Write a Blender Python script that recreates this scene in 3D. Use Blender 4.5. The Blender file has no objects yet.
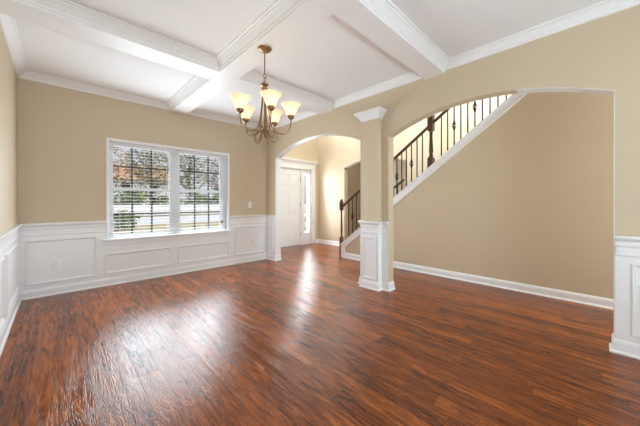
import bpy, bmesh, math, random
from mathutils import Vector, Matrix
from mathutils.geometry import tessellate_polygon
random.seed(7)
S = bpy.context.scene
COL = S.collection
PI = math.pi

# ------------------------------------------------------------------ camera
YAW = math.radians(45.836)
cd = bpy.data.cameras.new('camera'); cam = bpy.data.objects.new('camera', cd); COL.objects.link(cam)
cam.location = (0, 0, 1.16)
cam.rotation_euler = (PI / 2, 0, YAW - PI / 2)
cd.sensor_fit = 'HORIZONTAL'; cd.sensor_width = 36.0
cd.lens = 36.0 * 270.0 / 640.0
cd.shift_y = -10.5 / 640.0
cd.clip_start = 0.02; cd.clip_end = 500
S.camera = cam

# ------------------------------------------------------------------ light
S.view_settings.view_transform = 'Standard'
S.view_settings.look = 'None'
S.view_settings.exposure = 0.95
S.view_settings.gamma = 1.0
S.view_settings.use_curve_mapping = False
S.cycles.use_denoising = True
S.cycles.max_bounces = 10
S.cycles.diffuse_bounces = 7
S.cycles.caustics_reflective = False
S.cycles.caustics_refractive = False
S.cycles.sample_clamp_indirect = 6.0
W = bpy.data.worlds.new('sky'); S.world = W; W.use_nodes = True
wn = W.node_tree; wn.nodes.clear()
wo = wn.nodes.new('ShaderNodeOutputWorld'); wb = wn.nodes.new('ShaderNodeBackground')
sk = wn.nodes.new('ShaderNodeTexSky'); sk.sky_type = 'HOSEK_WILKIE'; sk.turbidity = 6.0; sk.ground_albedo = 0.4
sk.sun_direction = (0.5, -0.45, 0.74)
hs = wn.nodes.new('ShaderNodeHueSaturation'); hs.inputs['Saturation'].default_value = 0.35
wn.links.new(sk.outputs[0], hs.inputs['Color'])
wn.links.new(hs.outputs[0], wb.inputs['Color']); wb.inputs['Strength'].default_value = 1.7
wn.links.new(wb.outputs[0], wo.inputs['Surface'])

def sun(name, d, strength, color, angle=2.0):
    l = bpy.data.lights.new(name, 'SUN'); l.energy = strength; l.color = color; l.angle = math.radians(angle)
    o = bpy.data.objects.new(name, l); COL.objects.link(o)
    o.rotation_euler = Vector(d).to_track_quat('-Z', 'Y').to_euler(); return o
def area(name, loc, d, sx, sy, power, color):
    l = bpy.data.lights.new(name, 'AREA'); l.shape = 'RECTANGLE'; l.size = sx; l.size_y = sy; l.energy = power; l.color = color
    o = bpy.data.objects.new(name, l); COL.objects.link(o); o.location = loc
    o.rotation_euler = Vector(d).to_track_quat('-Z', 'Y').to_euler(); return o
sun('sunlight', (-0.5, 0.45, -0.74), 2.0, (1, .95, .88))
for wx in (.935, 1.81):
    area('daylight_dining_window', (wx, 4.765, 1.34), (0, -1, -0.06), .74, 1.32, 14.5, (.80, .92, 1))
area('daylight_outer_window', (1.385, 5.05, 1.36), (0, -1, 0.0), 1.7, 1.36, 11, (.9, .96, 1))
area('fill_behind_viewer', (0.5, -2.1, .55), (-.28, 1, 1.2), 1.7, .9, 66, (.68, .88, 1))  # added fill, angled up to brighten ceiling and walls; no door known here
area('fill_hall', (3.8, -2.1, 1.4), (0, 1, 0.05), 0.8, 2.0, 33, (.72, .89, 1))  # added fill for the stair wall, no window known here
area('daylight_foyer_window', (4.4, 5.6, 4.1), (0.1, -1, -0.5), 1.6, 1.5, 62, (.76, .90, 1))
area('fill_stairwell', (3.6, 1.3, 4.75), (1, -0.15, -1.0), 2.4, 1.0, 125, (.76, .90, 1))  # added fill hung in the loft to brighten the stairwell wall
area('fill_den', (6.5, 5.5, 1.5), (0, -1, 0), 1.4, 1.4, 17, (.80, .92, 1))  # added fill inside the den so its arch isn't too dark
area('daylight_sidelight', (4.975, 5.80, 1.13), (0, -1, -0.1), 0.2, 1.6, 36, (.9, .96, 1))

# ------------------------------------------------------------------ materials
def newmat(name):
    m = bpy.data.materials.new(name); m.use_nodes = True
    nt = m.node_tree; return m, nt, nt.nodes['Principled BSDF']
def paint(name, col, rough=.5, bump=0.0, scale=60, spec=.5, metal=0, detail=3):
    m, nt, b = newmat(name)
    b.inputs['Base Color'].default_value = (*col, 1); b.inputs['Roughness'].default_value = rough
    b.inputs['Metallic'].default_value = metal; b.inputs['Specular IOR Level'].default_value = spec
    tc = nt.nodes.new('ShaderNodeTexCoord'); n = nt.nodes.new('ShaderNodeTexNoise')
    n.inputs['Scale'].default_value = scale; n.inputs['Detail'].default_value = detail
    nt.links.new(tc.outputs['Object'], n.inputs['Vector'])
    mix = nt.nodes.new('ShaderNodeMix'); mix.data_type = 'RGBA'
    mix.inputs[6].default_value = (*[c * .97 for c in col], 1); mix.inputs[7].default_value = (*[min(1, c * 1.03) for c in col], 1)
    nt.links.new(n.outputs['Fac'], mix.inputs[0]); nt.links.new(mix.outputs[2], b.inputs['Base Color'])
    if bump:
        bp = nt.nodes.new('ShaderNodeBump'); bp.inputs['Strength'].default_value = bump; bp.inputs['Distance'].default_value = .01
        nt.links.new(n.outputs['Fac'], bp.inputs['Height']); nt.links.new(bp.outputs[0], b.inputs['Normal'])
    return m
def emis(name, col, strength):
    m, nt, b = newmat(name)
    b.inputs['Base Color'].default_value = (*col, 1)
    b.inputs['Emission Color'].default_value = (*col, 1); b.inputs['Emission Strength'].default_value = strength
    return m
def mth(nt, op, a, b=None, c=None):
    n = nt.nodes.new('ShaderNodeMath'); n.operation = op
    for i, v in enumerate((a, b, c)):
        if v is None: continue
        if isinstance(v, (int, float)): n.inputs[i].default_value = v
        else: nt.links.new(v, n.inputs[i])
    return n.outputs[0]

def floor_material():
    m, nt, b = newmat('hickory_planks'); L = nt.links.new
    tc = nt.nodes.new('ShaderNodeTexCoord'); sp = nt.nodes.new('ShaderNodeSeparateXYZ'); L(tc.outputs['Object'], sp.inputs[0])
    X, Y = sp.outputs[0], sp.outputs[1]
    u = mth(nt, 'DIVIDE', X, .127); row = mth(nt, 'FLOOR', u); fu = mth(nt, 'FRACT', u)
    wr = nt.nodes.new('ShaderNodeTexWhiteNoise'); wr.noise_dimensions = '1D'; L(row, wr.inputs['W'])
    v = mth(nt, 'DIVIDE', mth(nt, 'ADD', Y, mth(nt, 'MULTIPLY', wr.outputs['Value'], 5.0)), 1.22)
    cl = mth(nt, 'FLOOR', v); fv = mth(nt, 'FRACT', v)
    idv = nt.nodes.new('ShaderNodeCombineXYZ'); L(row, idv.inputs[0]); L(cl, idv.inputs[1])
    wn_ = nt.nodes.new('ShaderNodeTexWhiteNoise'); wn_.noise_dimensions = '2D'; L(idv.outputs[0], wn_.inputs['Vector'])
    pid = wn_.outputs['Value']
    # grain coordinates stretched along the plank, shifted per plank
    g = nt.nodes.new('ShaderNodeCombineXYZ'); L(mth(nt, 'MULTIPLY', X, 15.0), g.inputs[0]); L(mth(nt, 'MULTIPLY', Y, 2.0), g.inputs[1]); L(mth(nt, 'MULTIPLY', pid, 37.0), g.inputs[2])
    n1 = nt.nodes.new('ShaderNodeTexNoise'); n1.inputs['Scale'].default_value = 1.0; n1.inputs['Detail'].default_value = 4; n1.inputs['Distortion'].default_value = 1.6
    L(g.outputs[0], n1.inputs['Vector'])
    g2 = nt.nodes.new('ShaderNodeCombineXYZ'); L(mth(nt, 'MULTIPLY', X, 60.0), g2.inputs[0]); L(mth(nt, 'MULTIPLY', Y, 4.0), g2.inputs[1]); L(mth(nt, 'MULTIPLY', pid, 91.0), g2.inputs[2])
    n2 = nt.nodes.new('ShaderNodeTexNoise'); n2.inputs['Scale'].default_value = 1.0; n2.inputs['Detail'].default_value = 5; n2.inputs['Distortion'].default_value = .8
    L(g2.outputs[0], n2.inputs['Vector'])
    rings = mth(nt, 'ABSOLUTE', mth(nt, 'SINE', mth(nt, 'MULTIPLY', n1.outputs['Fac'], 34.0)))
    t = mth(nt, 'ADD', mth(nt, 'MULTIPLY', n1.outputs['Fac'], .42), mth(nt, 'MULTIPLY', n2.outputs['Fac'], .62))
    t = mth(nt, 'ADD', t, mth(nt, 'MULTIPLY', mth(nt, 'SUBTRACT', pid, .5), .14))
    t = mth(nt, 'ADD', t, mth(nt, 'MULTIPLY', mth(nt, 'SUBTRACT', rings, .6), .13))
    r = nt.nodes.new('ShaderNodeValToRGB'); L(t, r.inputs[0]); cr = r.color_ramp
    cr.elements[0].position = .30; cr.elements[0].color = (.030, .0085, .003, 1)
    cr.elements[1].position = .72; cr.elements[1].color = (.43, .118, .024, 1)
    e = cr.elements.new(.42); e.color = (.135, .033, .0075, 1)
    e = cr.elements.new(.56); e.color = (.24, .062, .0125, 1)
    # seams
    eu = mth(nt, 'MINIMUM', fu, mth(nt, 'SUBTRACT', 1.0, fu)); ev = mth(nt, 'MULTIPLY', mth(nt, 'MINIMUM', fv, mth(nt, 'SUBTRACT', 1.0, fv)), 9.6)
    ed = mth(nt, 'MINIMUM', eu, ev)
    seam = nt.nodes.new('ShaderNodeMapRange'); seam.inputs['From Min'].default_value = .004; seam.inputs['From Max'].default_value = .028; L(ed, seam.inputs['Value'])
    mx = nt.nodes.new('ShaderNodeMix'); mx.data_type = 'RGBA'; L(mth(nt, 'ADD', mth(nt, 'MULTIPLY', seam.outputs[0], .5), .5), mx.inputs[0])
    mx.inputs[6].default_value = (.02, .007, .004, 1); L(r.outputs[0], mx.inputs[7])
    L(mx.outputs[2], b.inputs['Base Color'])
    # hand scraped surface
    g3 = nt.nodes.new('ShaderNodeCombineXYZ'); L(mth(nt, 'MULTIPLY', X, 26.0), g3.inputs[0]); L(mth(nt, 'MULTIPLY', Y, 8.0), g3.inputs[1]); L(mth(nt, 'MULTIPLY', pid, 13.0), g3.inputs[2])
    n3 = nt.nodes.new('ShaderNodeTexNoise'); n3.inputs['Scale'].default_value = 1.0; n3.inputs['Detail'].default_value = 2; n3.inputs['Distortion'].default_value = 1.2; L(g3.outputs[0], n3.inputs['Vector'])
    h = mth(nt, 'ADD', mth(nt, 'MULTIPLY', n3.outputs['Fac'], .7), mth(nt, 'MULTIPLY', rings, .38))
    h = mth(nt, 'ADD', h, mth(nt, 'MULTIPLY', n2.outputs['Fac'], .25)); h = mth(nt, 'ADD', h, mth(nt, 'MULTIPLY', seam.outputs[0], .3))
    bp = nt.nodes.new('ShaderNodeBump'); bp.inputs['Strength'].default_value = .26; bp.inputs['Distance'].default_value = .006
    L(h, bp.inputs['Height']); L(bp.outputs[0], b.inputs['Normal'])
    b.inputs['Roughness'].default_value = .22; b.inputs['Specular IOR Level'].default_value = .34
    return m

M = {}
M['floor'] = floor_material()
M['tan'] = paint('tan_wall_paint', (.60, .49, .345), .5, .06, 160)
M['white'] = paint('white_trim_paint', (.84, .84, .84), .35, 0, 20)
M['ceil'] = paint('textured_ceiling_paint', (.86, .855, .85), .8, .35, 55, .2, 0, 4)
M['beam'] = paint('ceiling_trim_paint', (.86, .855, .85), .45, 0, 20)
M['wood'] = paint('dark_stained_oak', (.085, .035, .016), .35, .1, 40)
M['iron'] = paint('dark_iron', (.035, .028, .024), .45, .05, 80, .5, .6)
M['bronze'] = paint('antique_brass', (.30, .185, .095), .40, .05, 60, .5, .9)
M['plastic'] = paint('white_plastic', (.85, .85, .83), .3)
M['slat'] = paint('blind_white', (.85, .86, .87), .4)
def translucent(m, k):
    nt = m.node_tree; b = nt.nodes['Principled BSDF']; t = nt.nodes.new('ShaderNodeBsdfTranslucent'); t.inputs[0].default_value = (.92, .93, .94, 1)
    x = nt.nodes.new('ShaderNodeMixShader'); x.inputs[0].default_value = k
    nt.links.new(b.outputs[0], x.inputs[1]); nt.links.new(t.outputs[0], x.inputs[2]); nt.links.new(x.outputs[0], nt.nodes['Material Output'].inputs['Surface'])
translucent(M['slat'], .2)
M['fence'] = paint('fence_white', (.80, .82, .86), .5)
M['muntin'] = paint('dark_grille', (.03, .028, .026), .5)
M['grey'] = paint('grey_disc', (.22, .22, .22), .5)
M['tread'] = paint('stair_tread_oak', (.16, .06, .025), .4, .1, 40)
M['lawn'] = paint('dry_lawn', (.42, .36, .22), .9, .3, 3)
M['road'] = paint('pale_concrete', (.66, .69, .74), .8, .05, 2)
M['bark'] = paint('bark', (.13, .105, .085), .9, .5, 20)
M['leafy'] = paint('spring_leaves', (.33, .33, .17), .8)
M['rust'] = paint('autumn_leaves', (.42, .25, .12), .8)
M['green'] = paint('shrub_leaves', (.16, .22, .07), .8)
M['brick'] = paint('brick_red', (.46, .29, .19), .8, .1, 30)
M['roof'] = paint('roof_shingle', (.2, .18, .17), .9, .2, 12)
M['dark'] = paint('dark_glass', (.03, .04, .05), .1)
m, nt, b = newmat('window_glass'); M['glass'] = m
nt.nodes.remove(b); tr = nt.nodes.new('ShaderNodeBsdfTransparent'); gl = nt.nodes.new('ShaderNodeBsdfGlossy'); gl.inputs['Roughness'].default_value = .02
fr = nt.nodes.new('ShaderNodeFresnel'); fr.inputs[0].default_value = 1.15; mx = nt.nodes.new('ShaderNodeMixShader')
nt.links.new(fr.outputs[0], mx.inputs[0]); nt.links.new(tr.outputs[0], mx.inputs[1]); nt.links.new(gl.outputs[0], mx.inputs[2])
nt.links.new(mx.outputs[0], nt.nodes['Material Output'].inputs['Surface'])
m, nt, b = newmat('frosted_cream_glass'); M['shade'] = m
b.inputs['Base Color'].default_value = (.95, .86, .66, 1); b.inputs['Roughness'].default_value = .35
b.inputs['Emission Color'].default_value = (1, .86, .62, 1); b.inputs['Emission Strength'].default_value = .22
tl = nt.nodes.new('ShaderNodeBsdfTranslucent'); tl.inputs[0].default_value = (1, .92, .75, 1); mx = nt.nodes.new('ShaderNodeMixShader'); mx.inputs[0].default_value = .45
nt.links.new(b.outputs[0], mx.inputs[1]); nt.links.new(tl.outputs[0], mx.inputs[2]); nt.links.new(mx.outputs[0], nt.nodes['Material Output'].inputs['Surface'])
M['bulb'] = emis('lit_bulb', (1, .86, .62), 3.4)

# ------------------------------------------------------------------ helpers
def tag(o, label=None, cat=None, group=None, kind=None):
    for k, v in (('label', label), ('category', cat), ('group', group), ('kind', kind)):
        if v: o[k] = v
    return o
def link(name, bm, mat, parent=None, smooth=False, at=None):
    bmesh.ops.recalc_face_normals(bm, faces=bm.faces[:])
    me = bpy.data.meshes.new(name); bm.to_mesh(me); bm.free()
    if smooth:
        for p in me.polygons: p.use_smooth = True
        me.set_sharp_from_angle(angle=math.radians(40))
    me.materials.append(mat)
    o = bpy.data.objects.new(name, me); COL.objects.link(o)
    if parent: o.parent = parent
    if at: o.location = at
    return o
def empty(name, loc=(0, 0, 0), rz=0):
    o = bpy.data.objects.new(name, None); COL.objects.link(o); o.location = loc; o.rotation_euler = (0, 0, rz); o.empty_display_size = .1; return o
def copy_tree(o, parent=None):
    c = o.copy(); COL.objects.link(c)
    if parent: c.parent = parent
    for ch in list(o.children): copy_tree(ch, c)
    return c
def B(): return bmesh.new()
def box(bm, x0, x1, y0, y1, z0, z1):
    v = [bm.verts.new(p) for p in ((x0, y0, z0), (x1, y0, z0), (x1, y1, z0), (x0, y1, z0), (x0, y0, z1), (x1, y0, z1), (x1, y1, z1), (x0, y1, z1))]
    for f in ((0, 3, 2, 1), (4, 5, 6, 7), (0, 1, 5, 4), (1, 2, 6, 5), (2, 3, 7, 6), (3, 0, 4, 7)): bm.faces.new([v[i] for i in f])
    return v
def bbox(bm, x0, x1, y0, y1, z0, z1, bev=.004, seg=1):
    t = B(); box(t, x0, x1, y0, y1, z0, z1)
    bmesh.ops.bevel(t, geom=t.edges[:], offset=bev, segments=seg, affect='EDGES', profile=.5); merge(bm, t)
def merge(bm, t):
    me = bpy.data.meshes.new('tmp'); t.to_mesh(me); t.free(); bm.from_mesh(me); bpy.data.meshes.remove(me)
def prism(bm, pts, axis, a, b):
    """polygon extruded along an axis: 'x' takes (y,z), 'y' takes (x,z), 'z' takes (x,y)"""
    mk = {'x': lambda p, t: (t, p[0], p[1]), 'y': lambda p, t: (p[0], t, p[1]), 'z': lambda p, t: (p[0], p[1], t)}[axis]
    va = [bm.verts.new(mk(p, a)) for p in pts]; vb = [bm.verts.new(mk(p, b)) for p in pts]
    n = len(pts)
    for i in range(n): bm.faces.new((va[i], va[(i + 1) % n], vb[(i + 1) % n], vb[i]))
    for t in tessellate_polygon([[Vector((p[0], p[1], 0)) for p in pts]]):
        bm.faces.new([va[i] for i in t]); bm.faces.new([vb[i] for i in t[::-1]])
def sweep(bm, path, prof, closed=False):
    """moulding: plan path (x,y), profile (d,z); d is offset to the LEFT of travel, corners are mitred"""
    n = len(path); P = [Vector(p) for p in path]; rings = []
    for i in range(n):
        d0 = d1 = None
        if closed or i > 0: d0 = (P[i] - P[i - 1]).normalized()
        if closed or i < n - 1: d1 = (P[(i + 1) % n] - P[i]).normalized()
        d0 = d0 or d1; d1 = d1 or d0
        n0 = Vector((-d0.y, d0.x)); n1 = Vector((-d1.y, d1.x)); mt = (n0 + n1); mt = mt / max(1e-6, mt.dot(n0))
        rings.append([bm.verts.new((P[i].x + mt.x * d, P[i].y + mt.y * d, z)) for d, z in prof])
    k = len(prof)
    for i in range(n if closed else n - 1):
        a, b2 = rings[i], rings[(i + 1) % n]
        for j in range(k): bm.faces.new((a[j], a[(j + 1) % k], b2[(j + 1) % k], b2[j]))
    if not closed:
        for rr in (rings[0], rings[-1]):
            f = bm.faces.new(rr); bmesh.ops.triangulate(bm, faces=[f], ngon_method='EAR_CLIP')
FR = [(0, 0), (0, .013), (.006, .018), (.014, .016), (.020, .010), (.028, .008), (.030, 0)]
def wall_frame(bm, o, ex, n, w, h, prof=FR):
    """picture-frame moulding on a wall: o lower corner, ex direction along the wall, n wall normal"""
    o, ex, n = Vector(o), Vector(ex), Vector(n); ez = Vector((0, 0, 1))
    cs = [(0, 0, 1, 1), (w, 0, -1, 1), (w, h, -1, -1), (0, h, 1, -1)]
    rings = [[bm.verts.new(o + ex * (cx + sx * a) + ez * (cz + sz * a) + n * d) for a, d in prof] for cx, cz, sx, sz in cs]
    k = len(prof)
    for i in range(4):
        a, b2 = rings[i], rings[(i + 1) % 4]
        for j in range(k): bm.faces.new((a[j], a[(j + 1) % k], b2[(j + 1) % k], b2[j]))
def lathe(bm, prof, seg=20, cx=0, cy=0, cap=True):
    rings = [[bm.verts.new((cx + r * math.cos(2 * PI * i / seg), cy + r * math.sin(2 * PI * i / seg), z)) for i in range(seg)] for r, z in prof]
    for a, b2 in zip(rings, rings[1:]):
        for i in range(seg): bm.faces.new((a[i], a[(i + 1) % seg], b2[(i + 1) % seg], b2[i]))
    if cap: bm.faces.new(rings[0]); bm.faces.new(rings[-1])
def tube(bm, pts, r, seg=8, taper=None):
    P = [Vector(p) for p in pts]; n = len(P); rings = []
    up = Vector((0, 0, 1))
    for i in range(n):
        t = (P[min(i + 1, n - 1)] - P[max(i - 1, 0)]).normalized()
        s = t.cross(up)
        if s.length < .05: s = t.cross(Vector((1, 0, 0)))
        s.normalize()
        if rings and s.dot(last) < 0: s = -s
        last = s; q = s.cross(t)
        rr = r if taper is None else r * (1 + (taper - 1) * i / (n - 1))
        rings.append([bm.verts.new(P[i] + (s * math.cos(2 * PI * j / seg) + q * math.sin(2 * PI * j / seg)) * rr) for j in range(seg)])
    for a, b2 in zip(rings, rings[1:]):
        for j in range(seg): bm.faces.new((a[j], a[(j + 1) % seg], b2[(j + 1) % seg], b2[j]))
    bm.faces.new(rings[0]); bm.faces.new(rings[-1])
def spline(pts, n=6):
    P = [Vector(p) for p in pts]; P = [P[0] * 2 - P[1]] + P + [P[-1] * 2 - P[-2]]; out = []
    for i in range(1, len(P) - 2):
        for k in range(n):
            t = k / n; a, b2, c, d = P[i - 1:i + 3]
            out.append(.5 * ((2 * b2) + (c - a) * t + (2 * a - 5 * b2 + 4 * c - d) * t * t + (3 * b2 - a - 3 * c + d) * t ** 3))
    out.append(P[-2]); return out

# ------------------------------------------------------------------ dimensions
XL, Y1, X2, TH, X3, X4, YD = -.34, 4.78, 3.11, .125, 4.33, 5.40, 5.63
X2b = X2 + TH
HC, HS, HT = 2.72, 2.61, 5.40      # ceiling, beam soffit, two-storey foyer ceiling
YB = -2.2
def struct(name, label, cat, bm, mat, smooth=False):
    return tag(link(name, bm, mat, None, smooth), label, cat, None, 'structure')

# ------------------------------------------------------------------ floor and walls
bm = B(); box(bm, XL - .15, 7.7, YB - .15, YD + .15, -.12, 0)
struct('floor', 'reddish brown hand-scraped wood plank floor through dining room and foyer', 'floor', bm, M['floor'])

bm = B(); box(bm, XL - .15, XL, YB, Y1 + .15, 0, 2.9)
struct('wall_left', 'tan painted wall at the left edge beside the window wall', 'wall', bm, M['tan'])
WX0, WX1, WZ0, WZ1 = .515, 2.255, .655, 2.03
bm = B()
for a in ((XL, WX0, 0, 2.9), (WX1, X2, 0, 2.9), (WX0, WX1, 0, WZ0), (WX0, WX1, WZ1, 2.9)): box(bm, a[0], a[1], Y1, Y1 + .15, a[2], a[3])
struct('wall_back', 'tan dining room wall that holds the double window', 'wall', bm, M['tan'])

def arch(ya, yb, zs, rise, n=28):
    """points of a segmental arch from yb (far) back to ya"""
    c = (ya + yb) / 2; h = (yb - ya) / 2; R = (h * h + rise * rise) / (2 * rise); out = []
    a0 = math.asin(h / R)
    for i in range(n + 1):
        a = -a0 + 2 * a0 * i / n; out.append((c + R * math.sin(a), zs + rise - R * (1 - math.cos(a))))
    return out
A_BIG = (-.092, 1.915, 2.03, .226); A_SM = (2.37, 4.475, 2.05, .235)
bm = B()
o = [(YB, 0), (A_BIG[0], 0)] + arch(*A_BIG) + [(A_BIG[1], 0), (A_SM[0], 0)] + arch(*A_SM) + [(A_SM[1], 0), (YD, 0), (YD, HT), (YB, HT)]
prism(bm, o, 'x', X2, X2b)
struct('wall_right', 'tan wall with two arched openings and the pier between them', 'wall', bm, M['tan'])
# pilaster on the pier
bm = B(); box(bm, X2 - .09, X2, 2.015, 2.280, 0, 2.30)
struct('wall_pilaster', 'tan pilaster on the pier between the two arches', 'pilaster', bm, M['tan'])

# foyer front wall with door opening and a high window
bm = B(); DX0, DX1, DZ1 = 3.80, 5.13, 2.07
for a in ((X2b, DX0, 0, HT), (DX1, X4 + .15, 0, HT), (DX0, DX1, DZ1, 3.35), (DX0, DX1, 4.85, HT)): box(bm, a[0], a[1], YD, YD + .15, a[2], a[3])
struct('wall_foyer', 'tan foyer wall around the white front door', 'wall', bm, M['tan'])
A_ST = (2.885, 4.645, 2.06, .17)
bm = B()
prism(bm, [(YB, 0), (A_ST[0], 0)] + arch(*A_ST) + [(A_ST[1], 0), (YD, 0), (YD, HT), (YB, HT)], 'x', X4, X4 + .125)
struct('wall_stairwell', 'pale lit wall with an arched opening behind the staircase', 'wall', bm, M['tan'])
bm = B(); box(bm, 7.6, 7.7, 1.9, YD, 0, 2.72); box(bm, X4 + .125, 7.6, 1.8, 1.9, 0, 2.72); box(bm, X4 + .125, 7.6, YD, YD + .1, 0, 2.72)
struct('wall_den', 'dim tan walls of the room seen through the arch behind the stairs', 'wall', bm, M['tan'])
bm = B(); box(bm, X4 + .125, 7.7, 1.8, YD + .1, 2.72, 2.8); struct('ceiling_den', 'white ceiling of the dim room behind the stairs', 'ceiling', bm, M['ceil'])

SL = .763
def zt(y): return .26 + (3.816 - y) * SL       # top of the stair skirt
bm = B()
yc = 3.816 - (HC + .1 - .26) / SL
prism(bm, [(3.80, 0), (3.80, zt(3.80) - .02), (yc, HC + .08), (YB, HC + .08), (YB, 0)], 'x', X3, X3 + .10)
struct('wall_stair', 'tan wall under the sloping staircase seen through the wide arch', 'wall', bm, M['tan'])
# behind the camera
bm = B()
for a in ((XL, -.1, 0, 2.9), (2.9, X2, 0, 2.9), (-.1, 2.9, 2.45, 2.9)): box(bm, a[0], a[1], YB - .15, YB, a[2], a[3])
box(bm, X2b, 3.40, YB - .15, YB, 0, 2.9); box(bm, 4.2, X4, YB - .15, YB, 0, 2.9); box(bm, 3.4, 4.2, YB - .15, YB, 2.4, 2.9)
struct('wall_rear', 'tan wall behind the viewer with added openings', 'wall', bm, M['tan'])

# ------------------------------------------------------------------ ceilings
bm = B(); box(bm, XL - .15, X2 + .02, YB, Y1 + .15, HC, HC + .12)
struct('ceiling', 'white textured dining room ceiling inside the coffers', 'ceiling', bm, M['ceil'])
bm = B(); box(bm, X2b, X3 + .1, YB, 2.5, HC, 3.05)
struct('ceiling_hall', 'white ceiling of the passage beside the stairs', 'ceiling', bm, M['ceil'])
bm = B(); box(bm, X2, X4 + .15, YB, YD + .15, HT, HT + .12)
struct('ceiling_foyer', 'high white ceiling over the foyer and stairwell', 'ceiling', bm, M['ceil'])
bm = B(); box(bm, X2b, X4, YB - .15, YB, 2.9, HT)
struct('wall_loft', 'tan wall closing the upper stairwell', 'wall', bm, M['tan'])

AX0, AX1, BY0, BY1, CY0, CY1 = 1.29, 1.52, 2.93, 3.19, 1.20, 1.415
NY = -.40
tn = [0]
def trim(label, cat, bm, mat, smooth=False):
    tn[0] += 1; return struct('trim_%d' % tn[0], label, cat, bm, mat, smooth)
bm = B(); box(bm, AX0, AX1, NY, Y1, HS, HC); trim('white ceiling beam running to the window wall, chandelier hangs from it', 'ceiling beam', bm, M['beam'])
for y0, y1, lab in ((BY0, BY1, 'white cross beam of the ceiling nearest the window wall'), (CY0, CY1, 'white cross beam of the ceiling ending above the wide arch'), (NY - .22, NY, 'white cross beam of the ceiling behind the viewer')):
    bm = B()
    for x0, x1 in ((XL, AX0), (AX1, X2)) if y1 > NY else ((XL, X2),): box(bm, x0, x1, y0, y1, HS, HC)
    trim(lab, 'ceiling beam', bm, M['beam'])
CRW = [(0, 2.635), (.012, 2.637), (.013, 2.652), (.022, 2.658), (.034, 2.672), (.052, 2.690), (.062, 2.696), (.063, 2.704), (.080, 2.708), (.080, 2.7199), (0, 2.7199)]
CRB = [(0, 2.6105), (.004, 2.632), (.011, 2.634), (.011, 2.643), (.016, 2.645), (.018, 2.655), (.028, 2.660), (.042, 2.676), (.058, 2.692), (.066, 2.697), (.067, 2.705), (.082, 2.708), (.082, 2.7199), (0, 2.7199)]
for x0, x1, xs in ((XL, AX0, 'left'), (AX1, X2, 'right')):
    for y0, y1, ys in ((BY1, Y1, 'by the window wall'), (CY1, BY0, 'in the middle row'), (NY, CY0, 'nearest the viewer')):
        bm = B(); sweep(bm, [(x0, y0), (x1, y0), (x1, y1), (x0, y1)], CRW, True)
        trim('white crown moulding round the %s ceiling coffer %s' % (xs, ys), 'crown moulding', bm, M['beam'])
# stepped side bands on the beams (under the crown)
BB = [(0, 2.6102), (.003, 2.628), (.009, 2.630), (.009, 2.6365), (0, 2.6365)]
bm = B()
for ya, yb in ((BY1, Y1), (CY1, BY0), (NY, CY0)):
    sweep(bm, [(AX0, ya), (AX0, yb)], BB); sweep(bm, [(AX1, yb), (AX1, ya)], BB)
for xa, xb in ((XL, AX0), (AX1, X2)):
    for y0, y1 in ((BY0, BY1), (CY0, CY1)):
        sweep(bm, [(xb, y0), (xa, y0)], BB); sweep(bm, [(xa, y1), (xb, y1)], BB)
trim('thin white bead along the lower sides of the ceiling beams', 'beam bead', bm, M['beam'])

# ------------------------------------------------------------------ wainscot, rails, baseboards
RAIL = [(0, .745), (.009, .747), (.014, .755), (.014, .764), (.008, .772), (.008, .818), (.014, .832), (.016, .858), (.026, .872), (.036, .882), (.040, .888), (.040, .903), (.034, .907), (0, .907)]
BASE = [(d, z * .82) for d, z in [(0, 0), (.030, 0), (.030, .012), (.022, .022), (.016, .024), (.016, .098), (.013, .104), (.012, .116), (.006, .128), (0, .132)]]
LBOARD = [(0, 0), (.006, 0), (.006, .81), (0, .81)]
# travel so that the room is on the left: room corner path runs down the right wall, along the back, then the left wall
bm = B()
sweep(bm, [(X2, A_SM[1]), (X2, Y1), (XL, Y1), (XL, YB)], LBOARD[:2] + [(.006, .60)] + [(0, .60)])
trim('white painted lower wall boards below the window and left wall', 'wainscot', bm, M['white'])
bm = B(); box(bm, XL + .001, .482, Y1 - .006, Y1, .60, .81); box(bm, 2.29, X2, Y1 - .006, Y1, .60, .81); box(bm, XL, XL + .006, YB, Y1, .60, .81); box(bm, X2 - .006, X2, A_SM[1], Y1, .60, .81)
box(bm, .48, 2.29, Y1 - .006, Y1, .59, .63)
trim('white painted upper wainscot boards beside the window', 'wainscot', bm, M['white'])
bm = B(); sweep(bm, [(.482, Y1), (XL, Y1), (XL, YB)], RAIL)
trim('white chair rail left of the window and along the left wall', 'chair rail', bm, M['white'])
bm = B(); sweep(bm, [(X2, A_SM[1]), (X2, Y1), (2.292, Y1)], RAIL)
trim('white chair rail right of the window up to the narrow arch', 'chair rail', bm, M['white'])
bm = B(); sweep(bm, [(X2b, A_SM[1]), (X2, A_SM[1]), (X2, Y1), (XL, Y1), (XL, YB)], BASE)
struct('baseboard_back', 'white baseboard under the window and along the left wall', 'baseboard', bm, M['white'])

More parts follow.
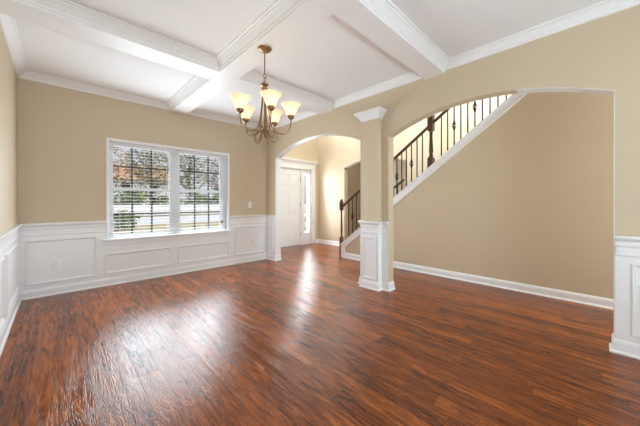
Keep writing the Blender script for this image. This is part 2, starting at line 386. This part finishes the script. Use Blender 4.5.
def panels(label, lst, n, fixed):
    for (a, b2, z0, z1), lab in lst:
        bm = B()
        if n == 'y': wall_frame(bm, (a, Y1 - .006, z0), (1, 0, 0), (0, -1, 0), b2 - a, z1 - z0)
        elif n == '-x': wall_frame(bm, (fixed, a, z0), (0, 1, 0), (-1, 0, 0), b2 - a, z1 - z0)
        else: wall_frame(bm, (fixed, a, z0), (0, 1, 0), (1, 0, 0), b2 - a, z1 - z0)
        trim(lab, 'panel moulding', bm, M['white'])
panels('', [((-.282, .385, .16, .70), 'white panel moulding left of the window with an outlet inside'),
            ((.465, 1.305, .165, .445), 'low white panel moulding under the left half of window'),
            ((1.41, 2.285, .165, .445), 'low white panel moulding under the right half of window'),
            ((2.40, 3.04, .16, .70), 'white panel moulding between window and narrow arch')], 'y', 0)
panels('', [((3.63, 4.68, .16, .70), 'white panel moulding on the left wall next to corner'), ((2.45, 3.50, .16, .70), 'second white panel moulding on the left wall from corner'),
            ((1.27, 2.32, .16, .70), 'third white panel moulding on the left wall from corner')], 'x', XL + .006)
panels('', [((4.54, 4.72, .16, .70), 'narrow white panel moulding on the stub beside narrow arch')], '-x', X2 - .006)

# pier: white lower boards, rail, base, panel, capital
bm = B(); pier_path = [(X2b, 1.915), (X2, 1.915), (X2, 2.015), (X2 - .09, 2.015), (X2 - .09, 2.280), (X2, 2.280), (X2, 2.37), (X2b, 2.37)]
sweep(bm, pier_path[1:-1], LBOARD); trim('white wainscot boards wrapping the pier between arches', 'wainscot', bm, M['white'])
bm = B(); sweep(bm, pier_path[1:-1], RAIL); trim('white chair rail wrapping the pier between arches', 'chair rail', bm, M['white'])
bm = B(); sweep(bm, pier_path, BASE); struct('baseboard_pier', 'white baseboard round the foot of the pier between arches', 'baseboard', bm, M['white'])
panels('', [((2.045, 2.25, .135, .70), 'white panel moulding on the front of the pier')], '-x', X2 - .096)
bm = B(); CAP = [(0, 2.27), (.010, 2.27), (.012, 2.29), (.024, 2.300), (.034, 2.320), (.056, 2.345), (.066, 2.352), (.068, 2.362), (.078, 2.366), (.078, 2.388), (0, 2.388)]
sweep(bm, [(X2, 2.015), (X2 - .09, 2.015), (X2 - .09, 2.280), (X2, 2.280)], CAP)
box(bm, X2 - .10, X2, 2.005, 2.290, 2.272, 2.386)
trim('white crown capital on top of the pilaster between arches', 'capital', bm, M['white'])
# right pier
bm = B(); sweep(bm, [(X2, YB), (X2, A_BIG[0])], LBOARD); trim('white wainscot boards right of the wide arch', 'wainscot', bm, M['white'])
bm = B(); sweep(bm, [(X2, YB), (X2, A_BIG[0])], RAIL); trim('white chair rail right of the wide arch', 'chair rail', bm, M['white'])
bm = B(); sweep(bm, [(X2, YB), (X2, A_BIG[0]), (X2b, A_BIG[0])], BASE); struct('baseboard_right', 'white baseboard at the wall right of wide arch', 'baseboard', bm, M['white'])
panels('', [((-1.30, -.178, .16, .70), 'white panel moulding right of the wide arch')], '-x', X2 - .006)
# far walls
bm = B(); sweep(bm, [(X3, YB), (X3, 3.71)], BASE); struct('baseboard_stair', 'white baseboard along the wall below the staircase', 'baseboard', bm, M['white'])
bm = B(); sweep(bm, [(X4, 4.645), (X4, YD), (5.275, YD)], BASE); struct('baseboard_foyer', 'white baseboard right of the front door in foyer', 'baseboard', bm, M['white'])
bm = B(); sweep(bm, [(3.64, YD), (X2b, YD), (X2b, A_SM[1] + .03)], BASE); struct('baseboard_entry', 'white baseboard on the hidden side of narrow arch', 'baseboard', bm, M['white'])
# white arch reveals; wide arch near side is window light painted white
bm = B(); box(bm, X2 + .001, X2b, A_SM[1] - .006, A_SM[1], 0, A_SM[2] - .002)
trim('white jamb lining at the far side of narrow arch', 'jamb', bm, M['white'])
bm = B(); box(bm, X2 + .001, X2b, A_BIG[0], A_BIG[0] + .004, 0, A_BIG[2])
trim('near jamb of wide arch, window light painted white', 'jamb', bm, M['white'])

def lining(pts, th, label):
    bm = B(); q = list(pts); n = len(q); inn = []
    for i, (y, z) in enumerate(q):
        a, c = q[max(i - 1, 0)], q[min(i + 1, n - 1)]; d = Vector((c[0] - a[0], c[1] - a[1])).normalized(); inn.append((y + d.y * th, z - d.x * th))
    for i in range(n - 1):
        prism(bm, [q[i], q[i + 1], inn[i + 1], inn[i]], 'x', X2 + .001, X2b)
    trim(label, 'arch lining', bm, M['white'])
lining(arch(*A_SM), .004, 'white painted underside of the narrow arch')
lining([p for p in arch(*A_BIG) if p[0] < .6], .004, 'near half of wide arch underside, window light painted white')  # white on this half stands for light from the window

# ------------------------------------------------------------------ window
YW = 4.86
wnum = [0]
def window_unit(x0, x1, gx0, gx1, cols, label):
    wnum[0] += 1
    r = empty('window_%d' % wnum[0], ((x0 + x1) / 2, YW, WZ0)); tag(r, label, 'window', None, 'structure')
    inv = Matrix.Translation(-r.location)
    def add(name, bm, mat, parent=r):
        if parent is r: bm.transform(inv)
        else: bm.transform(inv)
        return link(name, bm, mat, parent)
    bm = B()
    box(bm, x0, gx0 - .04, YW, YW + .06, WZ0, WZ1); box(bm, gx1 + .04, x1, YW, YW + .06, WZ0, WZ1)
    box(bm, gx0 - .04, gx1 + .04, YW, YW + .06, 2.0, WZ1); box(bm, gx0 - .04, gx1 + .04, YW, YW + .06, WZ0, .668)
    add('window_frame', bm, M['white'])
    zm = 1.345
    for z0, z1, y0, hz, nm in ((zm, 2.0, .03, 1.69, 'upper_sash'), (.668, zm + .02, .008, .99, 'lower_sash')):
        bm = B(); ya, yb = YW + y0, YW + y0 + .022
        box(bm, gx0 - .04, gx0, ya, yb, z0, z1); box(bm, gx1, gx1 + .04, ya, yb, z0, z1)
        box(bm, gx0, gx1, ya, yb, z1 - .022, z1); box(bm, gx0, gx1, ya, yb, z0, z0 + .03)
        s = add(nm, bm, M['white'])
        bm = B(); box(bm, gx0, gx1, ya + .009, ya + .012, z0 + .03, z1 - .022); add('pane', bm, M['glass'], s)
        bm = B()
        for cx in cols: box(bm, cx - .011, cx + .011, ya + .003, ya + .018, z0 + .03, z1 - .022)
        box(bm, gx0, gx1, ya + .004, ya + .017, hz - .010, hz + .010)
        add('muntin', bm, M['muntin'], s)
    return r
window_unit(WX0, 1.385, .575, 1.305, (.802, 1.058), 'left half of the double window with dark grilles')
window_unit(1.385, WX1, 1.465, 2.150, (1.705, 1.945), 'right half of the double window with dark grilles')
# jamb, casing, stool
bm = B()
box(bm, WX0 - .001, WX0 + .004, Y1, Y1 + .15, WZ0, WZ1); box(bm, WX1 - .004, WX1 + .001, Y1, Y1 + .15, WZ0, WZ1); box(bm, WX0, WX1, Y1, Y1 + .15, WZ1 - .004, WZ1 + .001); box(bm, WX0, WX1, Y1, Y1 + .15, WZ0 - .001, WZ0 + .004)
for x0, x1, z0, z1 in ((.482, WX0, .65, 2.065), (WX1, 2.288, .65, 2.065), (WX0, WX1, WZ1 - .006, 2.065)): bbox(bm, x0, x1, Y1 - .018, Y1 + .001, z0, z1, .003)
trim('narrow white casing round the double window', 'window casing', bm, M['white'])
bm = B(); bbox(bm, .425, 2.33, Y1 - .055, Y1 + .02, .625, .652, .006, 2); bbox(bm, .455, 2.30, Y1 - .022, Y1 + .001, .560, .626, .004)
struct('window_sill', 'white sill under the double window', 'window sill', bm, M['white'])

# blinds (one over each half)
def blind(x0, x1, label):
    r = empty('window_blind', ((x0 + x1) / 2, Y1 + .043, WZ1 - .006)); tag(r, label, 'blind', 'open slatted blinds in the double window')
    w = (x1 - x0) / 2
    bm = B(); bbox(bm, -w, w, -.030, .026, -.055, 0, .004); link('head_rail', bm, M['slat'], r)
    bm = B(); zlow = .695 - r.location.z; z = -.085
    while z > zlow:
        v = box(bm, -w + .004, w - .004, -.024, .024, z - .0015, z + .0015)
        for q in v: q.co.z += q.co.y * .10
        z -= .0465
    link('slats', bm, M['slat'], r)
    bm = B(); bbox(bm, -w + .003, w - .003, -.022, .022, zlow - .03, zlow - .012, .003); link('bottom_rail', bm, M['slat'], r)
    for cx in (-w + .12, 0, w - .12):
        bm = B()
        for yy in (-.0255, .0255): tube(bm, [(cx, yy, -.05), (cx, yy, zlow - .02)], .0011, 5)
        link('ladder_cord', bm, M['slat'], r)
    return r
blind(WX0 + .008, 1.380, 'open white slatted blind over the left half of window')
blind(1.390, WX1 - .008, 'open white slatted blind over the right half of window')
r = empty('cord_cleat', (2.142, Y1 - .008, .81)); tag(r, 'small round grey cord cleat at the lower right corner of window', 'cleat')
bm = B(); lathe(bm, [(.002, -.014), (.020, -.013), (.026, -.009), (.030, -.003), (.030, .003), (.024, .006), (.002, .007)], 20)
bm.transform(Matrix.Rotation(-PI / 2, 4, 'X')); link('disc', bm, M['grey'], r, True)
bm = B(); tube(bm, [(0, -.0, .028), (.004, .002, .4), (.003, .004, 1.14)], .0018, 5); link('pull_cord', bm, M['slat'], r)

# switch and outlets
def plate(name, cx, cz, label, cat, kind):
    r = empty(name, (cx, Y1 - (.006 if kind == 'outlet' else 0), cz)); tag(r, label, cat)
    bm = B(); bbox(bm, -.037, .037, -.007, .0, -.059, .059, .003, 2); link('cover_plate', bm, M['plastic'], r)
    if kind == 'switch':
        bm = B(); bbox(bm, -.016, .016, -.011, -.004, -.033, .033, .002); link('rocker', bm, M['plastic'], r)
    else:
        for dz in (-.021, .021):
            bm = B(); t = B(); lathe(t, [(.001, .009), (.016, .009), (.017, .004), (.017, 0)], 16); t.transform(Matrix.Translation((0, 0, dz)) @ Matrix.Rotation(PI / 2, 4, 'X')); merge(bm, t)
            s = link('socket', bm, M['plastic'], r)
            bm = B()
            for dx in (-.006, .006): box(bm, dx - .0015, dx + .0015, -.0098, -.0085, dz - .005, dz + .006)
            link('slot', bm, M['muntin'], s)
    return r
plate('light_switch', 2.715, 1.115, 'white light switch plate on tan wall right of window', 'light switch', 'switch')
plate('wall_outlet', -.016, .372, 'white outlet plate in the panel left of window', 'outlet', 'outlet')
plate('wall_outlet', 2.794, .374, 'white outlet plate in the panel right of window', 'outlet', 'outlet')

# ------------------------------------------------------------------ front door and sidelight
r = empty('door_1', (4.31, YD + .03, 0)); tag(r, 'white panelled front door in the foyer', 'front door', None, 'structure')
DW = .89; x0 = -.445; x1 = .445
bm = B(); box(bm, x0, x1, .0, .045, .012, 2.045); leaf = link('door_leaf', bm, M['white'], r)
for px in (-.345, .035):
    for z0, h in ((.17, .60), (.87, .62), (1.58, .34)):
        bm = B(); wall_frame(bm, (px, 0, z0), (1, 0, 0), (0, -1, 0), .31, h, [(0, -.001), (0, .006), (.01, .012), (.02, .004), (.045, .004), (.07, .010), (.075, -.001)]); box(bm, px + .07, px + .24, -.010, .001, z0 + .07, z0 + h - .07)
        link('door_panel', bm, M['white'], leaf)
for z in (.303, 1.092, 1.80):
    bm = B(); lathe(bm, [(.002, -.056), (.009, -.053), (.009, .053), (.002, .056)], 10, .452, -.008); bm.transform(Matrix.Translation((0, 0, z))); link('hinge', bm, M['iron'], r)
bm = B(); t = B(); lathe(t, [(.028, 0), (.028, .008), (.012, .014), (.011, .035), (.024, .045), (.028, .058), (.02, .070), (.002, .073)], 18); t.transform(Matrix.Translation((-.385, 0, .96)) @ Matrix.Rotation(PI / 2, 4, 'X')); merge(bm, t)
link('door_knob', bm, M['iron'], leaf, True)
bm = B()
for a in ((3.82, 3.862, 0, 2.05), (4.758, 4.885, 0, 2.05), (5.065, 5.12, 0, 2.05), (3.82, 5.12, 2.047, 2.07), (4.885, 5.065, 0, .33), (4.885, 5.065, 1.935, 2.05)): box(bm, a[0], a[1], YD + .012, YD + .12, a[2], a[3])
trim('white frame between the front door and its sidelight', 'door frame', bm, M['white'])
bm = B()
bbox(bm, 3.70, 3.83, YD - .02, YD + .001, 0, 2.075, .004); bbox(bm, 5.115, 5.268, YD - .02, YD + .001, 0, 2.075, .004)
bbox(bm, 3.70, 5.268, YD - .02, YD + .001, 2.06, 2.20, .004); bbox(bm, 3.69, 5.275, YD - .03, YD + .001, 2.072, 2.09, .004)
sweep(bm, [(5.268, YD), (5.268, YD - .02), (3.70, YD - .02), (3.70, YD)], [(d, z) for d, z in [(0, 2.19), (.006, 2.19), (.012, 2.215), (.04, 2.25), (.062, 2.262), (.065, 2.275), (.072, 2.28), (.072, 2.30), (0, 2.30)]])
trim('wide white casing and crowned header round the front door', 'door casing', bm, M['white'])
r = empty('window_3', (4.975, YD + .05, .33)); tag(r, 'narrow glass sidelight right of the front door', 'sidelight window', None, 'structure')
bm = B(); box(bm, -.09, .09, 0, .006, 0, 1.605); link('pane', bm, M['glass'], r)
bm = B()
for z in (.40, .80, 1.20): box(bm, -.09, .09, -.004, 0, z - .004, z + .004)
tube(bm, [(.0 + .04 * math.cos(a), -.002, .62 + .10 * math.sin(a)) for a in [i * PI / 10 for i in range(21)]], .004, 5)
link('leaded_bars', bm, M['bronze'], r)
r = empty('window_4', (4.465, YD + .05, 3.35)); tag(r, 'high window above the front door', 'window', None, 'structure')
bm = B(); hw = .665
for a in ((-hw, -hw + .05, 0, 1.5), (hw - .05, hw, 0, 1.5), (-hw, hw, 0, .05), (-hw, hw, 1.45, 1.5), (-.015, .015, 0, 1.5)): box(bm, a[0], a[1], -.02, .04, a[2], a[3])
link('window_frame', bm, M['white'], r)
bm = B(); box(bm, -hw + .04, hw - .04, .01, .014, .04, 1.46); link('pane', bm, M['glass'], r)

# ------------------------------------------------------------------ staircase
st = empty('staircase', (X3, 3.82, 0)); tag(st, 'straight staircase rising from the foyer behind the arches', 'staircase')
def sadd(name, bm, mat, smooth=False, parent=None):
    bm.transform(Matrix.Translation(-st.location)); return link(name, bm, mat, parent or st, smooth)
RUN, RISE = .25, .25 * SL
ytop = .35
for i in range(14):
    yf = 3.74 - i * RUN; z = RISE * (i + 1)
    xr = X4 - .03 if yf > 2.9 else X4
    if yf < ytop - .2: break
    bm = B(); bbox(bm, X3 + .10, xr, yf - RUN - .005, yf + .025, z - .03, z, .008, 2); sadd('tread', bm, M['tread'])
    bm = B(); box(bm, X3 + .10, xr, yf - .012, yf, z - RISE, z - .03); sadd('riser', bm, M['white'])
ya, yb = 3.80, .42
bm = B(); prism(bm, [(ya, 0), (ya, zt(ya)), (yb, zt(yb)), (yb, zt(yb) - .125), (3.70, zt(3.70) - .125), (3.70, 0)], 'x', X3 - .02, X3 - .0005)
sadd('skirt_board', bm, M['white'])
bm = B(); prism(bm, [(ya, 0), (ya, zt(ya)), (2.89, zt(2.89)), (2.89, 0)], 'x', X4 - .03, X4 + .01); sadd('skirt_board', bm, M['white'])
bm = B()
prism(bm, [(ya, zt(ya) - .012), (ya, zt(ya) + .014), (yb, zt(yb) + .014), (yb, zt(yb) - .012)], 'x', X3 - .034, X3 + .115)
prism(bm, [(3.70, zt(3.70) - .128), (3.70, zt(3.70) - .108), (yb, zt(yb) - .108), (yb, zt(yb) - .128)], 'x', X3 - .028, X3)
sadd('skirt_cap', bm, M['white'])

rl = empty('stair_railing', (X3, 3.85, 0)); tag(rl, 'dark wood handrail with newel posts and iron balusters on the staircase', 'railing')
def radd(name, bm, mat, smooth=False, parent=None):
    bm.transform(Matrix.Translation(-rl.location)); return link(name, bm, mat, parent or rl, smooth)
def zr(y): return 1.09 + (3.796 - y) * .712
XR = X3 + .055
def square_lathe(bm, prof, cx, cy):     # square section posts
    for (r0, z0), (r1, z1) in zip(prof, prof[1:]):
        va = [bm.verts.new((cx + sx * r0, cy + sy * r0, z0)) for sx, sy in ((-1, -1), (1, -1), (1, 1), (-1, 1))]
        vb = [bm.verts.new((cx + sx * r1, cy + sy * r1, z1)) for sx, sy in ((-1, -1), (1, -1), (1, 1), (-1, 1))]
        for i in range(4): bm.faces.new((va[i], va[(i + 1) % 4], vb[(i + 1) % 4], vb[i]))
        bm.faces.new(va); bm.faces.new(vb)
def newel(y, zb, blk, zr_, ztop, hb, k):
    t0, t1 = zb + blk + .015, zr_ - hb
    L_ = t1 - t0
    K = lambda p: [(r * k, z) for r, z in p]
    bm = B()
    square_lathe(bm, K([(.046, zb), (.046, zb + blk)]), XR, y)
    square_lathe(bm, K([(.046, zb + blk), (.030, zb + blk + .02)]), XR, y)
    lathe(bm, K([(.030, t0), (.038, t0 + .02), (.030, t0 + .04), (.026, t0 + .05), (.036, t0 + .14 * L_ + .04), (.034, t0 + .35 * L_), (.027, t0 + .7 * L_), (.024, t1 - .06), (.034, t1 - .045), (.026, t1 - .03), (.034, t1)]), 16, XR, y)
    square_lathe(bm, K([(.030, t1 - .012), (.046, t1), (.046, ztop - .09), (.040, ztop - .08)]), XR, y)
    o = radd('newel_post', bm, M['wood'])
    bm = B(); square_lathe(bm, K([(.040, ztop - .082), (.056, ztop - .078), (.056, ztop - .066), (.036, ztop - .055)]), XR, y)
    lathe(bm, K([(.030, ztop - .058), (.044, ztop - .040), (.044, ztop - .022), (.030, ztop - .004), (.006, ztop)]), 16, XR, y)
    radd('newel_cap', bm, M['wood'], True, o)
newel(3.85, 0, .40, 1.06, 1.23, .06, .68)
newel(1.905, zt(1.905) + .005 - .06, .22, zr(1.905), zr(1.905) + .26, .10, .95)
RP = [(a * .8, c * .8) for a, c in [(-.022, -.030), (.022, -.030), (.026, -.012), (.032, .004), (.028, .024), (.012, .032), (-.012, .032), (-.028, .024), (-.032, .004), (-.026, -.012)]]
for y0, y1 in ((3.81, 1.945), (1.865, .55)):
    bm = B(); va = [bm.verts.new((XR + a, y0, zr(y0) + c)) for a, c in RP]; vb = [bm.verts.new((XR + a, y1, zr(y1) + c)) for a, c in RP]
    for i in range(10): bm.faces.new((va[i], va[(i + 1) % 10], vb[(i + 1) % 10], vb[i]))
    bm.faces.new(va); bm.faces.new(vb); radd('handrail', bm, M['wood'], True)
def baluster(y, basket, dz=0):
    z0, z1 = zt(y) + .012, zr(y) - .028 + dz
    bm = B(); box(bm, XR - .0075, XR + .0075, y - .0075, y + .0075, z0, z1); box(bm, XR - .016, XR + .016, y - .016, y + .016, z0 - .004, z0 + .022)
    o = radd('baluster', bm, M['iron'])
    if basket:
        zc = z0 + .52 * (z1 - z0); bm = B()
        for k in range(4):
            pts = []
            for i in range(13):
                t = i / 12; a = k * PI / 2 + t * PI * 1.2; rr = .004 + .024 * math.sin(PI * t); pts.append((XR + rr * math.cos(a), y + rr * math.sin(a), zc - .065 + .13 * t))
            tube(bm, pts, .0055, 5)
        lathe(bm, [(.008, zc - .075), (.014, zc - .07), (.014, zc - .058), (.008, zc - .052)], 10, XR, y); lathe(bm, [(.008, zc + .052), (.014, zc + .058), (.014, zc + .07), (.008, zc + .075)], 10, XR, y)
        radd('basket', bm, M['iron'], True, o)
y = 3.65; k = 0
low = [2.525, 2.43, 2.34, 2.245, 2.145, 2.05]
ys = [(3.65 - i * .1022) for i in range(11)]
for i, yy in enumerate(ys): baluster(yy, i % 3 == 1)
for i, yy in enumerate(low): baluster(yy, i % 3 == 0)
for i in range(12): baluster(1.738 - .0963 * i, i % 3 == 2)
# railing on the far side of the lower flight
rl = empty('stair_railing', (X4 - .09, 3.85, 0)); tag(rl, 'short dark railing on the far side of the lower steps behind the balusters', 'railing')
XR = X4 - .09
newel(3.85, 0, .40, 1.06, 1.23, .06, .68)
bm = B(); va = [bm.verts.new((XR + a, 3.82, zr(3.82) - .05 + c)) for a, c in RP]; vb = [bm.verts.new((XR + a, 2.892, zr(2.892) - .09 + c)) for a, c in RP]
for i in range(10): bm.faces.new((va[i], va[(i + 1) % 10], vb[(i + 1) % 10], vb[i]))
bm.faces.new(va); bm.faces.new(vb); radd('handrail', bm, M['wood'], True)
for i in range(8): baluster(3.65 - i * .1022, i % 3 == 1, -.08)

# ------------------------------------------------------------------ chandelier
CX, CY = 1.400, 2.190
ch = empty('chandelier', (CX, CY, HS)); tag(ch, 'antique brass five-arm chandelier with lit cream glass shades', 'chandelier')
zz = lambda z: z - HS
bm = B(); lathe(bm, [(.064, 0), (.064, -.006), (.058, -.014), (.040, -.022), (.016, -.030), (.012, -.040), (.004, -.043)], 28); link('canopy', bm, M['bronze'], ch, True)
bm = B(); lathe(bm, [(.0055, -.04), (.0055, zz(2.365))], 10); link('stem', bm, M['bronze'], ch, True)
bm = B()
for zc, rot in ((2.350, 0), (2.318, PI / 2)):
    pts = [Vector((.014 * math.cos(a), 0, zz(zc) + .022 * math.sin(a))) for a in [i * 2 * PI / 16 for i in range(17)]]
    t = B(); tube(t, pts, .0032, 6); t.transform(Matrix.Rotation(rot, 4, 'Z')); merge(bm, t)
link('chain_link', bm, M['bronze'], ch, True)
bm = B(); lathe(bm, [(.004, zz(2.303)), (.010, zz(2.298)), (.012, zz(2.285)), (.034, zz(2.280)), (.038, zz(2.272)), (.034, zz(2.264)), (.018, zz(2.258)), (.018, zz(2.246)), (.030, zz(2.240)), (.032, zz(2.232)), (.026, zz(2.222)), (.014, zz(2.205)), (.010, zz(2.19)), (.003, zz(2.185))], 24)
link('hub', bm, M['bronze'], ch, True)
bm = B(); lathe(bm, [(.007, zz(2.19)), (.007, zz(1.86)), (.022, zz(1.85)), (.026, zz(1.83)), (.018, zz(1.805)), (.008, zz(1.795)), (.010, zz(1.782)), (.003, zz(1.772))], 16); link('center_column', bm, M['bronze'], ch, True)
RC = .245
ang0 = math.radians(-138) + (YAW - PI / 2)
ARM = [(.012, 2.225), (.022, 2.15), (.036, 2.03), (.052, 1.93), (.072, 1.865), (.100, 1.832), (.145, 1.812), (.190, 1.814), (.225, 1.845), (.243, 1.895), (RC, 1.952)]
SCR = [(.040, 1.845), (.040, 1.80), (.050, 1.757), (.078, 1.730), (.110, 1.738), (.124, 1.772), (.112, 1.808), (.085, 1.826), (.060, 1.842), (.044, 1.872), (.030, 1.880), (.022, 1.862)]
arm0 = None
proto = []
for k in range(5):
    a = ang0 + k * 2 * PI / 5
    if k == 0:
        bm = B(); tube(bm, spline([(rr, 0, zz(z)) for rr, z in ARM], 5), .0055, 8); tube(bm, spline([(rr, 0, zz(z)) for rr, z in SCR], 5), .0048, 8)
        arm = link('arm', bm, M['bronze'], ch, True)
        bm = B(); lathe(bm, [(.006, zz(1.945)), (.012, zz(1.950)), (.028, zz(1.962)), (.032, zz(1.975)), (.030, zz(1.988)), (.026, zz(1.992))], 18, RC, 0); cup = link('cup', bm, M['bronze'], arm, True)
        bm = B(); out = [(.030, 1.985), (.040, 1.997), (.050, 2.018), (.057, 2.040), (.065, 2.060), (.078, 2.078), (.094, 2.090)]
        prof = [(rr, zz(z)) for rr, z in out] + [(.0945, zz(2.093))] + [(rr - .004, zz(z + .001)) for rr, z in out[::-1]]
        lathe(bm, prof, 28, RC, 0, False); shade = link('lamp_shade', bm, M['shade'], ch, True)
        bm = B(); lathe(bm, [(.004, zz(1.99)), (.013, zz(1.995)), (.014, zz(2.01)), (.024, zz(2.03)), (.026, zz(2.045)), (.018, zz(2.063)), (.003, zz(2.07))], 14, RC, 0); bulb = link('bulb', bm, M['bulb'], shade, True)
        proto = [arm, shade]
    else:
        arm, shade = copy_tree(proto[0]), copy_tree(proto[1])
    arm.rotation_euler.z = a; shade.rotation_euler.z = a

# ------------------------------------------------------------------ outside
GZ = -.5
bm = B(); box(bm, -60, 90, YD + .4, 160, GZ - .2, GZ); struct('ground', 'dry tan front lawn outside the window', 'lawn', bm, M['lawn'])
bm = B(); box(bm, -60, 90, 14.0, 17.5, GZ, GZ + .02); struct('path', 'pale concrete sidewalk crossing the lawn outside', 'sidewalk', bm, M['road'])
bm = B(); box(bm, -60, 90, 24, 35.5, GZ, GZ + .02); struct('road', 'pale sunlit street beyond the lawn outside', 'street', bm, M['road'])
fe = empty('fence', (12, 37, GZ)); tag(fe, 'long low white board fence across the street', 'fence')
bm = B()
for k in range(5): box(bm, -22, 30, -.02, .02, .12 + k * .26, .35 + k * .26)
link('fence_boards', bm, M['fence'], fe)
for k in range(14):
    bm = B(); box(bm, -22 + k * 4 - .07, -22 + k * 4 + .07, .0, .14, 0, 1.45); link('fence_post', bm, M['fence'], fe)
def leaf_cloud(bm, c, rx, rz, n, s):
    for _ in range(n):
        while True:
            p = Vector((random.uniform(-1, 1), random.uniform(-1, 1), random.uniform(-1, 1)))
            if p.length < 1: break
        p = Vector(c) + Vector((p.x * rx, p.y * rx, p.z * rz)); q = Matrix.Rotation(random.uniform(0, 6.3), 3, Vector((random.random(), random.random(), random.random() + .1)).normalized())
        w = s * random.uniform(.6, 1.4)
        vs = [bm.verts.new(p + q @ Vector(d)) for d in ((-w, 0, 0), (0, -w * .5, w * .15), (w, 0, 0), (0, w * .5, w * .15))]; bm.faces.new(vs)
def tree(x, y, h, leafm, n, label, seed):
    random.seed(seed)
    r = empty('tree', (x, y, GZ)); tag(r, label, 'tree', 'trees across the street')
    bm = B(); tube(bm, [(0, 0, 0), (.1, 0, h * .3), (0, .1, h * .6), (.1, 0, h * .95)], h * .022, 8, .25)
    for i in range(34):
        z = h * random.uniform(.16, .85); a = random.uniform(0, 6.3); l = h * random.uniform(.16, .28)
        e = Vector((math.cos(a) * l, math.sin(a) * l, z + l * random.uniform(.2, .9))); m_ = Vector((math.cos(a) * l * .5, math.sin(a) * l * .5, z + l * .2))
        tube(bm, [(0, 0, z), m_, e], h * .007, 5, .3)
        for _ in range(5):
            f = m_.lerp(e, random.random()); tube(bm, [f, f + Vector((random.uniform(-.6, .6), random.uniform(-.6, .6), random.uniform(.1, 1))) * h * .08], h * .003, 4, .4)
    link('branches', bm, M['bark'], r)
    bm = B(); leaf_cloud(bm, (0, 0, h * .60), h * .27, h * .40, n, h * .018); link('leaves', bm, leafm, r)
tree(4.0, 42, 10.5, M['rust'], 900, 'rusty-leaved tree across the street at left window edge', 1)
tree(9.6, 45, 11.5, M['leafy'], 1400, 'pale leafy tree filling the top of left window half', 2)
tree(15.6, 47, 12, M['leafy'], 1300, 'pale leafy tree seen above the window middle', 3)
tree(22.0, 49, 12, M['rust'], 850, 'tall bare-branched tree in the right window half', 4)
tree(28.6, 52, 12.5, M['leafy'], 1300, 'pale leafy tree at the right window edge', 5)
def bush(x, y, s, label, seed):
    random.seed(seed); bm = B(); leaf_cloud(bm, (0, 0, s * .75), s * .95, s * .75, 500, s * .13)
    tube(bm, [(0, 0, 0), (0, 0, s)], s * .05, 6)
    o = link('bush', bm, M['green'], None, False, (x, y, GZ)); tag(o, label, 'bush', 'green bushes across the street')
bush(2.9, 20.0, .8, 'round green bush on the lawn at the left of window view', 11)
for i, (x, sz, lab) in enumerate(((6.4, 2.2, 'green bush behind the white fence, leftmost in the left window half'), (10.6, 1.9, 'green bush behind the white fence near the window middle'), (14.4, 2.0, 'green bush behind the white fence, first one in right window half'),
                         (18.2, 2.1, 'green bush behind the white fence, second one in right window half'), (22.2, 2.0, 'green bush behind the white fence by the right window edge'))):
    bush(x, 39.2 + .2 * i, sz, lab, 20 + i)
h = empty('house', (10.5, 64, GZ)); tag(h, 'pale house with an orange brown roof far across the street', 'house')
bm = B(); box(bm, -8, 8, 0, 9, 0, 6.2); link('walls', bm, M['road'], h)
bm = B(); prism(bm, [(-.6, 6.2), (9.6, 6.2), (4.5, 9.6)], 'x', -8.6, 8.6); link('roof', bm, M['brick'], h)
for x in (-5, -1, 4):
    for z in (1.2, 4.0):
        bm = B(); box(bm, x - .7, x + .7, -.06, .02, z, z + 1.5); link('house_window', bm, M['dark'], h)
bm = B(); box(bm, 1.0, 2.1, -.06, .02, .1, 2.4); link('house_door', bm, M['white'], h)
